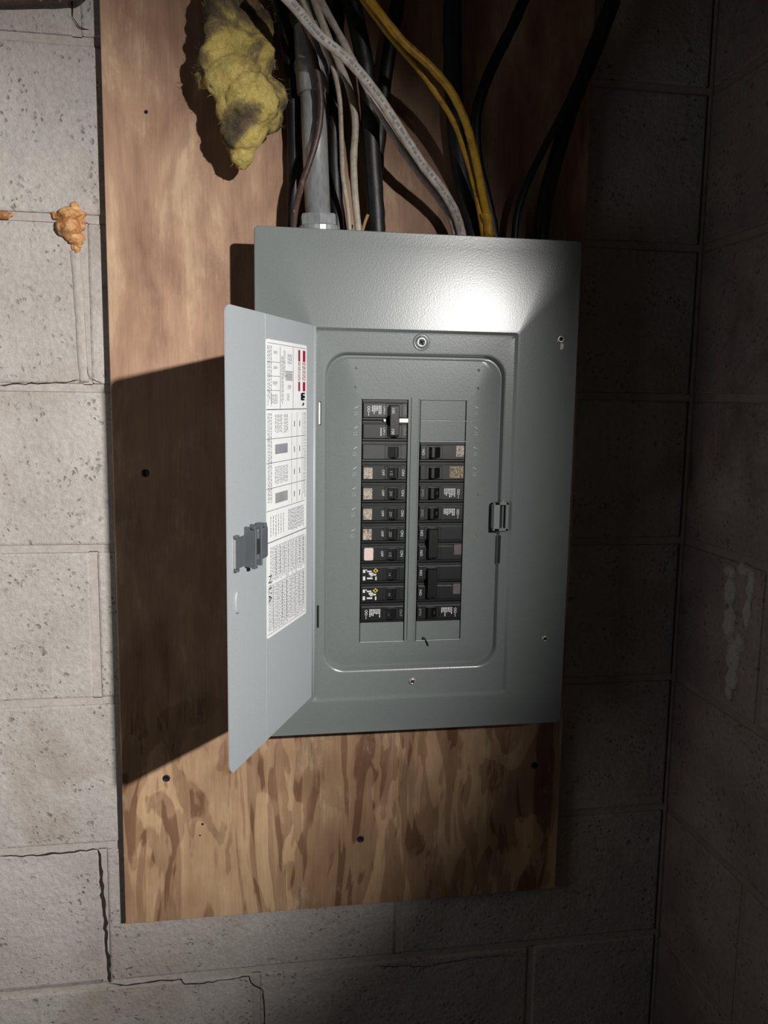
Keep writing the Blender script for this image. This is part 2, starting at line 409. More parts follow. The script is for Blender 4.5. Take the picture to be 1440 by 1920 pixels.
tag(link('mortar', bm, M['pier_mortar'], pier), kind='stuff')
bm = bmesh.new(); box(bm, PX + .25, PX + 8, PD + .05, PD + .25, ZA - 48, ZA + 48, .03)
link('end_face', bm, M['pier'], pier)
bm = bmesh.new()
for px, py, ry, rz, th in ((1372, 1072, .45, .38, .16), (1398, 1068, .5, .3, .14), (1410, 1100, .28, .7, .12), (1404, 1150, .25, .7, .12), (1372, 1110, .42, .7, .16), (1370, 1170, .45, .9, .16), (1378, 1230, .5, .8, .17), (1374, 1275, .42, .55, .16), (1370, 1300, .32, .42, .14), (1392, 1205, .4, .4, .14)):
    c = on_plane(px, py, Vector((PX, 0, 0)), Vector((-1, 0, 0)))
    bmesh.ops.create_icosphere(bm, subdivisions=3, radius=1, matrix=Matrix.Translation(c) @ Matrix.Diagonal((th * 1.9, ry * 1.1, rz * 1.1, 1)))
o = link('mortar_smear', bm, M['mortar'], pier, True); o['label'] = 'pale lumpy mortar smear on the dark side wall'
q = o.modifiers.new('fuse', 'REMESH'); q.mode = 'VOXEL'; q.voxel_size = .06 * IN; q.use_smooth_shade = True
tx = bpy.data.textures.new('lumps', 'CLOUDS'); tx.noise_scale = .012
q = o.modifiers.new('rough', 'DISPLACE'); q.texture = tx; q.strength = .22 * IN; q.mid_level = .5; q.texture_coords = 'LOCAL'

# ------------------------------------------------------------------ plywood backing board
BX0, BX1, BZ0, BZ1, BT = -14.78, 9.06, -23.3, 30.0, -.75
bm = bmesh.new(); box(bm, BX0, BX1, BT, -.09, BZ0, BZ1, .025)
# ragged right edge
board = link('plywood_board', bm, M['ply'], None, origin=(-2.8, 0, BZ0))
tag(board, 'tan plywood sheet with flame grain mounted upright behind the grey panel', 'board')
def bscrew(px, py, r, nm='screw', lab=None):
    c = at(px, py, BT); bm = bmesh.new()
    lathe(bm, c, (0, -1, 0), [(r, -.02), (r, .03), (r * .75, .045), (r * .25, .02), (.001, .02)], 18)
    for a in (0, 90):
        m = Matrix.Translation(c + Vector((0, -.045, 0))) @ Matrix.Rotation(math.radians(a + 20), 4, 'Y')
        box(bm, -r * .5, r * .5, -.006, .004, -r * .1, r * .1, 0, m)
    o = link(nm, bm, M['screw_dark'], board, None)
    if lab: o['label'] = lab
for px, py in ((272, 887), (312, 1459), (676, 1573), (1002, 1435)): bscrew(px, py, .19)
for px, py, r in ((274, 210, .085), (380, 1545, .06), (375, 1566, .04)): bscrew(px, py, r, 'nail')

# ------------------------------------------------------------------ breaker panel
W2, HZ = 7.89, 12.22
YR, YT, YF, YD = -3.36, -3.64, -3.52, -3.30      # rim, top of slope, frame floor, dead front
panel = root('breaker_panel', 'open grey metal breaker panel with black breakers screwed to the plywood sheet', 'electrical panel', (0, BT, -12.2))
bm = bmesh.new()
bx0, bx1, bz0, bz1 = -7.15, 7.15, -12.05, 11.95
# enclosure tub: back and four walls
box(bm, bx0, bx1, -.83, BT - .005, bz0, bz1)
box(bm, bx0, bx0 + .06, YR + .05, -.8, bz0, bz1); box(bm, bx1 - .06, bx1, YR + .05, -.8, bz0, bz1)
box(bm, bx0, bx1, YR + .05, -.8, bz0, bz0 + .06); box(bm, bx0, bx1, YR + .05, -.8, bz1 - .06, bz1)
link('enclosure', bm, M['enamel'], panel, None)
# cover: concentric loops pressed from sheet
FX0, FX1, FZ0, FZ1 = -5.08, 4.62, -10.3, 7.62
OX0, OX1, OZ0, OZ1 = -4.62, 4.2, -8.95, 6.62
def ringpts(x0, x1, z0, z1, r, y): return [Vector((x, y, z)) for x, z in rrect(x0, x1, z0, z1, r, 10)]
def tilt(pts):  # rim bends: nothing to do
    return pts
loops = [
    ringpts(-W2, W2, -HZ, HZ, .22, YR + .12),
    ringpts(-W2, W2, -HZ, HZ, .22, YR + .03),
    ringpts(-W2 + .03, W2 - .03, -HZ + .03, HZ - .03, .20, YR),
    ringpts(-W2 + .38, W2 - .38, -HZ + .5, HZ - .62, 1.3, YR - .015),
    ringpts(FX0 - .26, FX1 + .26, FZ0 - .26, FZ1 + .26, .12, YT),
    ringpts(FX0 - .12, FX1 + .12, FZ0 - .12, FZ1 + .12, .14, YT - .005),
    ringpts(FX0 + .02, FX1 - .02, FZ0 + .02, FZ1 - .02, .14, YF - .005),
    ringpts(FX0 + .14, FX1 - .14, FZ0 + .14, FZ1 - .14, .14, YF),
    ringpts(OX0 - .10, OX1 + .10, OZ0 - .12, OZ1 + .10, 1.1, YF - .012),
    ringpts(OX0 - .02, OX1 + .02, OZ0 - .03, OZ1 + .02, 1.05, YF - .008),
    ringpts(OX0 + .03, OX1 - .03, OZ0 + .03, OZ1 - .03, 1.02, YF + .03),
    ringpts(OX0 + .12, OX1 - .12, OZ0 + .13, OZ1 - .12, 1.0, YD + .05),
    ringpts(OX0 + .20, OX1 - .20, OZ0 + .26, OZ1 - .20, .95, YD + .05),
    ringpts(OX0 + .30, OX1 - .30, OZ0 + .40, OZ1 - .28, .88, YD),
]
bm = bmesh.new(); prev = None
for lp in loops:
    cur = [bm.verts.new(p) for p in lp]
    if prev:
        for i in range(len(cur)): bm.faces.new((prev[i], prev[(i + 1) % len(cur)], cur[(i + 1) % len(cur)], cur[i]))
    prev = cur
# dead front with two columns of openings
LX0, LX1, RX0, RX1 = -2.83, -.56, .01, 2.34
ZT, ZB = 4.45, -7.55
edges = [bm.edges.get((prev[i], prev[(i + 1) % len(prev)])) for i in range(len(prev))]
holes = []
for a, b in ((LX0, LX1), (RX0, RX1)):
    h = [bm.verts.new((x, YD, z)) for x, z in ((a, ZT), (b, ZT), (b, ZB), (a, ZB))]
    for i in range(4): edges.append(bm.edges.new((h[i], h[(i + 1) % 4])))
    holes.append(h)
bmesh.ops.triangle_fill(bm, edges=edges, use_beauty=True)
for h in holes:
    g = [bm.verts.new(v.co + Vector((0, .09, 0))) for v in h]
    for i in range(4): bm.faces.new((h[i], h[(i + 1) % 4], g[(i + 1) % 4], g[i]))
bmesh.ops.recalc_face_normals(bm, faces=bm.faces)
cov = link('cover', bm, M['enamel'], panel, True)
es = cov.modifiers.new('e', 'EDGE_SPLIT'); es.split_angle = math.radians(30)
tag(cov, 'grey pressed steel cover with a recessed rounded dead front')
# backing tray behind the openings
bm = bmesh.new(); box(bm, LX0 - .2, RX1 + .2, YD + .35, YD + .4, ZB - .2, ZT + .2); link('breaker_tray', bm, M['tray'], panel, None)
# centre rib between columns
bm = bmesh.new(); xm = (LX1 + RX0) / 2
prism(bm, [(xm - .14, ZB + .05), (xm + .14, ZB + .05), (xm + .14, ZT + .1), (xm - .14, ZT + .1)], YD - .05, YD + .02)
box(bm, LX1 - .0, LX1 + .05, YD - .02, YD + .02, ZB, ZT); box(bm, RX0 - .05, RX0, YD - .02, YD + .02, ZB, ZT)
link('centre_rib', bm, M['enamel'], panel, None)
# raised lips above each column
for a, b in ((LX0, LX1), (RX0, RX1)):
    bm = bmesh.new(); v = box(bm, a - .03, b + .03, YD - .05, YD + .02, ZT, ZT + .05); link('opening_lip', bm, M['enamel'], panel, None)
# filler plates
def filler(a, b, z1):
    bm = bmesh.new(); box(bm, a + .03, b - .045, YD - .01, YD + .04, z1 - 1 + .03, z1 - .01, .02)
    o = link('filler_plate', bm, M['enamel'], panel, None)
    bm = bmesh.new(); box(bm, a + .03, b - .03, YD - .05, YD + .03, z1 - 1 - .01, z1 - 1 + .022); link('plate_lip', bm, M['bright_edge'], o, None)  # pale strip paints the light caught along the lower edge
filler(LX0, LX1, ZT - 11); filler(RX0, RX1, ZT - 11); filler(RX0, RX1, ZT); filler(RX0, RX1, ZT - 1)
# small dead stalk lying on the lower right filler plate
bm = bmesh.new(); P0 = at(795, 1195, YD - .04); P1 = at(803, 1211, YD - .08)
tube(bm, catmull([P0, (P0 + P1) / 2 + Vector((.02, -.02, 0)), P1], 4), .03, .03, 6)
lathe(bm, at(794, 1197, YD - .05), (0, -1, 0), [(.05, -.03), (.08, 0), (.05, .05), (.01, .06)], 8)
deb = link('dead_insect', bm, M['handle'], panel, None); 

# breakers
YB = YD - .05
def breaker(side, slot, n=1, kind='std', lab=None, amp=None):
    """side -1 left column, +1 right; slot counted from the top; n poles"""
    a, b = (LX0, LX1) if side < 0 else (RX0, RX1)
    def X(f): return a + (b - a) * f if side < 0 else b - (b - a) * f   # f: 0 outer edge, 1 centre rib
    z1 = ZT - slot; bm = bmesh.new()
    for i in range(n):
        zt = z1 - i; x0, x1 = a + .04, b - .04
        box(bm, x0, x1, YD - .0, YD + .33, zt - .985, zt - .015, .015)
        box(bm, x0 + .02, x1 - .02, YB - .05, YD + .03, zt - .88, zt - .17, .03, seg=2)
        box(bm, x0 + .0, x1 - .0, YB + .0, YD + .03, zt - .145, zt - .09, .012)
        # escutcheon around the toggle
        xa, xb = sorted((X(.50), X(.86)))
        box(bm, xa, xb, YB - .075, YB, zt - .84, zt - .20, .02)
    o = link('breaker', bm, M['plastic_grey'] if kind == 'grey' else M['plastic'], panel, None)
    if lab: o['label'] = lab
    # toggles
    for i in range(n):
        zt = z1 - i; bm = bmesh.new(); xa, xb = X(.55), X(.80)
        f = .56 if kind != 'off' else .2
        yb = YB - .07
        P = [(xa, yb), (X(.60), yb - .08), (X(.69), yb - .24), (X(.76), yb - .25), (xb, yb)]
        zl, zh = zt - .78, zt - .26
        A = [bm.verts.new((x, y, zl)) for x, y in P]; B = [bm.verts.new((x, y, zh)) for x, y in P]
        bm.faces.new(A); bm.faces.new(B[::-1])
        for j in range(len(P)): bm.faces.new((A[j], A[(j + 1) % len(P)], B[(j + 1) % len(P)], B[j]))
        bmesh.ops.bevel(bm, geom=list(bm.edges), offset=.018, segments=1, affect='EDGES')
        link('toggle', bm, M['handle'], o, None)
    if n == 2:
        bm = bmesh.new(); xa, xb = sorted((X(.58), X(.78)))
        box(bm, xa, xb, YB - .36, YB - .12, z1 - 1.72, z1 - .28, .03); link('toggle_tie', bm, M['handle'], o, None)
    # lettering: tops of the characters point to the centre rib
    up = Vector((1, 0, 0)) if side < 0 else Vector((-1, 0, 0)); rt = Vector((0, 0, -1)) if side < 0 else Vector((0, 0, 1))
    tb = bmesh.new(); zc = z1 - .52
    yf = YB - .054; ye = YB - .08
    def T(s, f, size, y, z=None, mi=0): text(tb, s, size, basis((X(f), y, zc if z is None else z), rt, up), mi)
    if kind in ('std', 'white'):
        T('ON', .90, .20, yf); T('OFF', .47, .17, yf)
        if amp:
            m = basis((X(.63), YB - .07 - .165, zc), rt, (up + Vector((0, -1.35, 0))).normalized())
            m = Matrix.Translation((0, -.012, 0)) @ m
            text(tb, amp, .26, m)
    if kind == 'plainr':
        T('ON', .91, .19, yf)
        if n == 2: T('ON', .91, .19, yf, zc - 1)
    if kind == 'on1':
        T('On/I', .91, .19, yf, None, 1)
        fine_print(tb, X, .12, .46, z1, yf, side)
        m = basis((X(.62), YB - .07 - .16, zc), rt, (up + Vector((0, -1.35, 0))).normalized()); text(tb, amp or '15', .17, Matrix.Translation((0, -.012, 0)) @ m, 1)
    if kind == 'main':
        T('On/I', .92, .2, yf, None, 1); T('On/I', .92, .2, yf, zc - 1, 1)
        fine_print(tb, X, .12, .40, z1, yf, side)
        T('Off/O', .48, .16, yf); T('Off/O', .48, .16, yf, zc - 1)
        box(tb, X(.41) - .02, X(.41) + .02, yf - .004, yf, z1 - 1.75, z1 - 1.35)
        text(tb, '100', .20, basis((X(.64), YB - .365, zc), rt, up)); text(tb, '100', .20, basis((X(.64), YB - .365, zc - 1), rt, up))
    if kind == 'sq':
        text(tb, amp or '15', .18, Matrix.Translation((0, -.012, 0)) @ basis((X(.63), YB - .235, zc), rt, (up + Vector((0, -1.35, 0))).normalized()))
        for (fa, za, fw, zh) in ((.06, .30, .05, .16), (.06, .64, .05, .2), (.12, .30, .03, .05), (.15, .36, .10, .07), (.19, .46, .10, .1), (.22, .58, .05, .06), (.15, .70, .12, .08), (.27, .52, .08, .08), (.33, .66, .03, .18)):
            xa, xb = sorted((X(fa), X(fa + fw))); box(tb, xa, xb, yf - .004, yf, z1 - za - zh, z1 - za)
    if kind in ('grey',):
        pass
    if tb.verts:
        link('lettering', tb, [M['white_paint'], M['dim_print']], o, None)
    else: tb.free()
    # stickers
    def stick(f0, f1, zA, zB, mat, nm='sticker', r=.02):
        bm = bmesh.new(); xa, xb = sorted((X(f0), X(f1))); prism(bm, rrect(xa, xb, z1 - zB, z1 - zA, r, 3), yf - .006, yf + .01)
        return link(nm, bm, mat, o, None)
    if kind == 'std' : stick(.05, .24, .28, .82, M['sticker'])
    if kind == 'white': stick(.08, .28, .22, .84, M['sticker_pink'], r=.07)
    if kind == 'plainr' and n == 1: stick(.04, .21, .20, .74, M['sticker'])
    if kind == 'plainr' and n == 2: stick(.04, .20, 1.10, 1.62, M['sticker_dim'])
    if kind == 'worn': stick(.04, .34, .20, .78, M['sticker_worn'])
    if kind == 'sq':
        q = bmesh.new(); c0, c1 = sorted((X(.29), X(.385)))
        for (p, r_, s0, s1) in ((c0, c1, .26, .31), (c0, c1, .41, .46), (c0, c0 + .06, .26, .46), (c1 - .06, c1, .26, .46)): box(q, p, r_, yf - .006, yf, z1 - s1, z1 - s0)
        link('square_emblem', q, M['yellow_print'], o, None)
    if kind == 'main':
        bm = bmesh.new(); box(bm, X(.72), X(.99), YB - .10, YD, z1 - 1.10, z1 - .90, .02); link('white_stop', bm, M['white_plastic'], o, None)
        bm = bmesh.new(); box(bm, X(.46), X(.51), YB - .1, YD, z1 - 1.06, z1 - .94, .03); link('white_stop', bm, M['white_plastic'], o, None)
    if kind == 'on1' and side > 0:
        bm = bmesh.new(); box(bm, RX0 + .15, RX1 - .15, YB - .055, YB - .03, z1 - .19, z1 - .165, .006); link('top_ridge', bm, M['plastic_grey'], o, None)
    return o
def fine_print(tb, X, f0, f1, z1, yf, side):
    rnd = random.Random(int(z1 * 100) + side)
    f = f0 + .09
    while f < f1:
        zz = .30; end = .52 + rnd.random() * .24
        while zz < end:
            L = .04 + rnd.random() * .09; xa, xb = sorted((X(f), X(f + .022))); box(tb, xa, xb, yf - .003, yf, z1 - min(end, zz + L), z1 - zz); zz += L + .02
        f += .036
    for zz in (.40, .54):   # round approval marks
        for k in range(10):
            a0 = 2 * math.pi * k / 10; a1 = a0 + .65; c = Vector((X(f0 + .02), yf - .002, z1 - zz))
            q = [c + Vector((r * math.cos(a), 0, r * math.sin(a))) for r, a in ((.045, a0), (.07, a0), (.07, a1), (.045, a1))]
            tb.faces.new([tb.verts.new(p) for p in q])
    xa, xb = sorted((X(f0 + .015), X(f0 + .025))); box(tb, xa, xb, yf - .003, yf, z1 - .80, z1 - .62)
breaker(-1, 0, 2, 'main', 'tall two pole breaker with white stop at top of left column')
breaker(-1, 2, 1, 'grey', 'faded charcoal breaker without any lettering')
breaker(-1, 3, 1, 'std', 'black breaker with speckled sticker marked 15', '15')
for s in (4, 5, 6): breaker(-1, s, 1, 'std', 'black breaker with speckled sticker marked 20', '20')
breaker(-1, 7, 1, 'white', 'black breaker with a plain pale pink sticker', '15')
for s in (8, 9): breaker(-1, s, 1, 'sq', 'black breaker with a small yellow square emblem', '15')
breaker(-1, 10, 1, 'on1', 'black breaker with fine white print at foot of left column', '15')
breaker(1, 2, 1, 'plainr', 'black breaker at top of right column with speckled sticker')
breaker(1, 3, 1, 'worn', 'black breaker with a worn yellowish sticker')
breaker(1, 4, 1, 'on1', 'black breaker with fine white print', '15'); breaker(1, 5, 1, 'on1', 'black breaker with fine white print', '15')
breaker(1, 6, 2, 'plainr', 'black two pole breaker with tied toggles'); breaker(1, 8, 2, 'plainr', 'black two pole breaker with tied toggles')
breaker(1, 10, 1, 'on1', 'black breaker with fine white print at foot of right column', '15')

# stamped marks and dimples on the dead front
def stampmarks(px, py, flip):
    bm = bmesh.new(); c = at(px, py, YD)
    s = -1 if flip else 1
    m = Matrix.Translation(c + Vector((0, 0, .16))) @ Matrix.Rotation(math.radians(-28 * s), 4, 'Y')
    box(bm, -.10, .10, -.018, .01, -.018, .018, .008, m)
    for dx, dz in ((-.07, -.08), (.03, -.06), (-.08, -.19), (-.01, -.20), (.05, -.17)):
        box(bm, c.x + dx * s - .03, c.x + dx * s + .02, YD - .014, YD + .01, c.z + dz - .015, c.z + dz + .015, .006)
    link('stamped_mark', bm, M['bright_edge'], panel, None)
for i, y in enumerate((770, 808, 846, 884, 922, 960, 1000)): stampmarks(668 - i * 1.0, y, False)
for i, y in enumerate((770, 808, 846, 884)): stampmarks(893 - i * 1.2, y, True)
for px, py in ((668, 690), (667, 725), (898, 694), (897, 728), (897, 926), (895, 1003)):
    bm = bmesh.new(); lathe(bm, at(px, py, YD), (0, -1, 0), [(.07, -.01), (.06, .02), (.03, .045), (.005, .05)], 12); link('dimple', bm, M['enamel'], panel, True)
# cover screws
def cscrew(px, py, y, r, keyhole=False, dish=False):
    c = at(px, py, y); bm = bmesh.new()
    lathe(bm, c, (0, -1, 0), [(r * 1.0, -.03), (r, .03), (r * .85, .08), (r * .5, .11), (r * .45, .085), (.004, .08)], 24)
    link('cover_screw', bm, M['steel'], panel, True)
    bm = bmesh.new()
    for a in (45, 135):
        m = Matrix.Translation(c + Vector((0, -.115, 0))) @ Matrix.Rotation(math.radians(a + 12), 4, 'Y'); box(bm, -r * .55, r * .55, -.006, .02, -r * .11, r * .11, 0, m)
    link('screw_slot', bm, M['tray'], panel, None)
    if dish:
        bm = bmesh.new(); rings = []
        for rr, yy in ((.42, -.0), (.36, .035), (.30, .02), (.22, -.01), (.18, -.02)):
            rings.append([bm.verts.new(c + Vector((rr * math.cos(k * math.pi / 14), -yy - .003, rr * math.sin(k * math.pi / 14)))) for k in range(28)])
        for A, B in zip(rings, rings[1:]):
            for k in range(28): bm.faces.new((A[k], A[(k + 1) % 28], B[(k + 1) % 28], B[k]))
        link('screw_dimple', bm, M['enamel'], panel, True)
    if keyhole:
        bm = bmesh.new(); q = at(px - 1, py + 13, y); lathe(bm, q, (0, -1, 0), [(.20, -.01), (.20, .012), (.16, .02), (.01, .02)], 20); link('keyhole_slot', bm, M['paper'], panel, True)
cscrew(790, 642, YF, .29, dish=True); cscrew(773, 1277, YF, .19)
cscrew(1051, 636, YR - .05, .21, keyhole=True); cscrew(1021, 1197, YR - .05, .18)
# strike (catch) ring for the door latch
c = at(940, 968, YF)
bm = bmesh.new(); cx, cz = c.x, c.z
for q in ((cx - .42, cx + .30, cz + .58, cz + .72), (cx - .42, cx + .30, cz - .72, cz - .58), (cx - .46, cx - .14, cz - .72, cz + .72), (cx + .16, cx + .30, cz - .72, cz + .72)):
    box(bm, q[0], q[1], YF - .22, YF + .05, q[2], q[3], .025)
box(bm, cx - .50, cx - .40, YF - .12, YF + .1, cz - .60, cz + .60, .02)
link('latch_strike', bm, M['enamel_dark'], panel, None)
bm = bmesh.new(); box(bm, cx - .16, cx + .2, YF - .01, YF + .03, cz - .6, cz + .6); link('strike_opening', bm, M['tray'], panel, None)
bm = bmesh.new(); q = at(938, 1030, YF); box(bm, q.x - .10, q.x + .0, YF - .02, YF + .05, q.z - .7, q.z + .7); link('strike_slot', bm, M['tray'], panel, None)
# hinge pins in their slots
for px, py, mt in ((600, 775, 'white_plastic'), (596, 1156, 'tray')):
    q = at(px, py, YF); bm = bmesh.new(); box(bm, q.x - .055, q.x + .055, YF - .012, YF + .02, q.z - .56, q.z + .56, .01); link('hinge_slot', bm, M['tray'], panel, None)
    if mt == 'white_plastic':
        bm = bmesh.new(); box(bm, q.x - .06, q.x + .01, YF - .03, YF, q.z - .52, q.z + .52, .02); link('hinge_pin', bm, M['white_plastic'], panel, None)

# ------------------------------------------------------------------ door
HP = Vector((-5.22, -3.70, 0)); FP = Vector((-9.03, -12.0, 0))
DU = (FP - HP).normalized(); DL = (FP - HP).length; DN = Vector((-DU.y, DU.x, 0))     # inner face normal
if DN.x < 0: DN = -DN
DZ0, DZ1 = -10.12, 7.82
def dm(off=0): # local (u, n, z) -> world; prism/box use x=u, y=normal, z
    m = Matrix((DU, DN, Vector((0, 0, 1)))).transposed().to_4x4(); m.translation = HP + DN * off; return m
def door_uv(px, py):
    p = on_plane(px, py, HP, DN) - HP; return p.dot(DU), p.z
bm = bmesh.new()
r = .38; n = 10
outl = [(0, DZ0), (0, DZ1)]
outl = [(0.0, DZ0 + .02), (0.0, DZ1 - .02)]
for i in range(n + 1):
    a = math.radians(90 - 90 * i / n); outl.append((DL - r + r * math.cos(a), DZ1 - r + r * math.sin(a)))
for i in range(n + 1):
    a = math.radians(-90 * i / n); outl.append((DL - r + r * math.cos(a), DZ0 + r + r * math.sin(a)))
prism(bm, outl, -.06, 0, dm())
# folded return at the free edge and the shallow stiffening plate near the hinge
UF = door_uv(497, 900)[0]
box(bm, .02, UF, -.10, -.055, DZ0 + .03, DZ1 - .03, .01, dm())
door = link('door', bm, M['enamel_in'], panel, None)
bm = bmesh.new()
box(bm, .05, UF, 0.0, .03, DZ0 + .02, DZ1 - .02, .014, dm()); 
link('stiffener_plate', bm, M['enamel_in'], door, None)
bm = bmesh.new(); tube(bm, [HP + Vector((.06, .02, z)) for z in (DZ0 + .05, -1, DZ1 - .05)], .10, .10, 10)
link('hinge_roll', bm, M['enamel_in'], door, True)
# pressed finger pull near the free edge
u, z = door_uv(441, 1131); bm = bmesh.new()
arc = [HP + DU * (u + .16 * (abs(t) ** 3)* -1) + DN * .01 + Vector((0, 0, z + .42 * t)) for t in [i / 6 - 1 for i in range(13)]]
tube(bm, arc, .07, .06, 8); link('finger_pull', bm, M['enamel_in'], door, True)
# instruction sheet
LB = [door_uv(*q) for q in ((500, 633), (573, 650), (573, 1148), (496, 1202))]
u1 = (LB[0][0] + LB[3][0]) / 2; u0 = (LB[1][0] + LB[2][0]) / 2; zt = (LB[0][1] + LB[1][1]) / 2; zb = (LB[2][1] + LB[3][1]) / 2
NS = .036
bm = bmesh.new(); prism(bm, rrect(u0, u1, zb, zt, .12, 4), NS - .004, NS + .006, dm())
sheet = link('instruction_sheet', bm, M['paper'], door, None); sheet['label'] = 'white printed instruction sheet stuck inside the door'
NP = NS + .008
LW = u1 - u0; LH = zt - zb
ink = bmesh.new(); pale = bmesh.new(); red = bmesh.new(); blk = bmesh.new()
# sheet coordinates: s from the hinge side (0) to the free side (1); v down from the top (0..1)
def rc(b, s0, s1, v0, v1):
    box(b, u0 + s0 * LW, u0 + s1 * LW, NP - .003, NP, zt - v1 * LH, zt - v0 * LH, 0, dm())
def vline(s, v0, v1, w=.010): rc(ink, s - w / 2, s + w / 2, v0, v1)
def hline(v, s0, s1, w=.0016): rc(ink, s0, s1, v - w, v + w)
rnd = random.Random(5)
def para(b, s0, s1, v0, v1, ds=.036, w=.017, ragged=.12):
    s = s0
    while s < s1:
        v = v0; e = v1 - rnd.random() * ragged * (v1 - v0)
        while v < e:
            L = rnd.uniform(.004, .014); rc(b, s, s + w, v, min(e, v + L)); v += L + .0028
        s += ds
hline(.012, .03, .97, .0008)
for s0, s1 in ((.10, .17), (.24, .29)):
    rc(red, s0 - .06, s1 - .06, .02, .060); rc(red, s0 - .06, s1 - .06, .132, .165); para(red, s0 - .06, s1 - .05, .062, .130, .03, .016, .05)
# black emblem
for q in ((.05, .13, .170, .176), (.05, .13, .180, .190), (.06, .14, .192, .198), (.10, .16, .172, .197), (.07, .11, .206, .214), (.09, .13, .213, .217)): rc(blk, *q)
hline(.228, .0, 1.0)
vline(.36, .015, .228, .008); vline(.68, .02, .225, .008)
for v in (.072, .118, .165): hline(v, .68, .98, .0008)
for (s0, s1, v0, v1) in ((.40, .50, .04, .075), (.40, .55, .10, .13), (.42, .5, .145, .16), (.56, .60, .03, .13), (.60, .66, .05, .22), (.46, .52, .175, .20), (.75, .82, .035, .045), (.75, .82, .085, .095), (.75, .85, .135, .15), (.75, .9, .178, .21)): para(pale, s0, s1, v0, v1, .022, .012)
rc(ink, .36, .56, .098, .1); 
for i in range(9): rc(ink, .37, .55, .105 + i * .003, .1062 + i * .003)
para(pale, .88, .96, .02, .22)
for v in (.325, .405, .49, .565): hline(v, .05, 1.0, .0010)
for s in (.12, .26, .40): vline(s, .24, .56, .006)
rc(pale, .50, .80, .345, .378); rc(pale, .50, .80, .510, .545)
para(pale, .50, .60, .245, .31); para(pale, .64, .82, .245, .31); para(pale, .88, .96, .24, .56); para(pale, .03, .09, .24, .56)
para(pale, .50, .80, .42, .48)
for v in (.27, .36, .44, .52):
    for s in (.18, .32): rc(ink, s, s + .02, v, v + .02)
hline(.672, .0, 1.0); para(pale, .08, .50, .58, .66, .03, .017); para(ink, .60, .92, .585, .66, .06, .012)
para(pale, .06, .92, .69, .82, .035, .016); para(ink, .08, .80, .70, .80, .10, .010)
para(pale, .06, .96, .82, .985, .034, .017, .05); para(ink, .08, .88, .83, .97, .11, .010)
hline(.988, .02, .98, .0008); vline(.03, .70, .985, .008)
hd = bmesh.new(); text(hd, "N\u00b7L'A", .50, dm() @ basis((u0 + .93 * LW, NP + .001, zt - .83 * LH), (0, 0, -1), (-1, 0, 0)))
link('printed_text', ink, M['ink'], door, None); link('pale_printing', pale, M['ink_light'], door, None)
link('red_banner', red, M['red'], door, None); link('black_emblem', blk, M['ink_black'], door, None); link('heading_letters', hd, M['ink_black'], door, None)
# latch on the inner face near the free edge
def dbox(b, p0, p1, n0, n1, bev=.03, seg=1):
    ua, za = door_uv(*p0); ub, zb_ = door_uv(*p1); ua, ub = sorted((ua, ub)); za, zb_ = sorted((za, zb_))
    box(b, ua, ub, n0, n1, za, zb_, bev, dm(), seg)
ul, zl_ = door_uv(462, 1025)
bm = bmesh.new()
def lb(b, ua, ub, n0, n1, za, zb_, bev=.02, seg=1): box(b, ul + ua, ul + ub, n0, n1, zl_ + za, zl_ + zb_, bev, dm(), seg)
lb(bm, -1.25, -.25, -.02, .42, -.62, .72, .12, 3); lb(bm, -.35, .20, 0, .30, -.62, .62, .03); lb(bm, .18, 1.15, 0, .06, -.72, .50, .02)
lb(bm, .10, .22, 0, .50, -.78, .82); lb(bm, -.40, -.30, 0, .52, -.78, .85)
for zz in (.74, -.82): lb(bm, .02, .30, .34, .50, zz, zz + .10, .02)
for zz in (.50, -.80): lb(bm, .95, 1.2, .0, .16, zz, zz + .12, .02)
lb(bm, -.9, -.7, .10, .50, .70, .86)
latch = link('latch', bm, M['latch'], door, None); latch['label'] = 'dark grey plastic spring latch on the inner face of the door'
bm = bmesh.new(); lb(bm, -.30, .12, .26, .46, -.30, .30, .02)
link('latch_button', bm, M['latch_dark'], door, None)
bm = bmesh.new(); lb(bm, 1.13, 1.20, .0, .09, -.66, .46, .01); link('latch_lip', bm, M['steel'], door, None)

# ------------------------------------------------------------------ cables, conduit
def cable(name, label, mat, pts, ra, rb, cat='cable', group=None, wob=.12, extra=None):
    """pts: (px, py, y inches)"""
    P = [at(a, b, y) for a, b, y in pts]
    path = catmull(P, 9); bm = bmesh.new(); tube(bm, path, ra, rb, 14, wob, len(pts) + pts[0][0])
    o = link(name, bm, mat, None, True, origin=P[-1])
    tag(o, label, cat, group)
    if extra: extra(o, path, ra, rb)
    return o
def prints(o, path, ra, rb):
    bm = bmesh.new(); fr = frames(path); rn = random.Random(3); L = 0; nxt = .35
    for (p, t, s, n), (p2, t2, s2, n2) in zip(fr, fr[1:]):
        seg = (p2 - p).length
        while nxt < L + seg:
            k = (nxt - L) / seg; c = p.lerp(p2, k); N = n.lerp(n2, k).normalized(); Sx = s.lerp(s2, k).normalized(); T = t.lerp(t2, k).normalized()
            ln = rn.choice((.12, .16, .22, .09)); wd = .085 * rn.uniform(.6, 1)
            ctr = c + N * (rb * 1.10 + .004)
            ctr = c + N * (rb * 1.06) + Sx * rn.uniform(-.02, .02)
            for sg in (-1, 1):
                if sg < 0: continue
                q = [ctr + T * a * ln + Sx * (b * wd) - N * 0 for a, b in ((-.5, -.7), (.5, -.7), (.5, .7), (-.5, .7))]
                V = [bm.verts.new(v) for v in q] + [bm.verts.new(v - N * .03) for v in q]
                bm.faces.new(V[:4]); 
                for i in range(4): bm.faces.new((V[i], V[(i + 1) % 4], V[4 + (i + 1) % 4], V[4 + i]))
            nxt += ln + rn.choice((.04, .05, .12))
        L += seg
    link('printed_marking', bm, M['ink_light'], o, None)
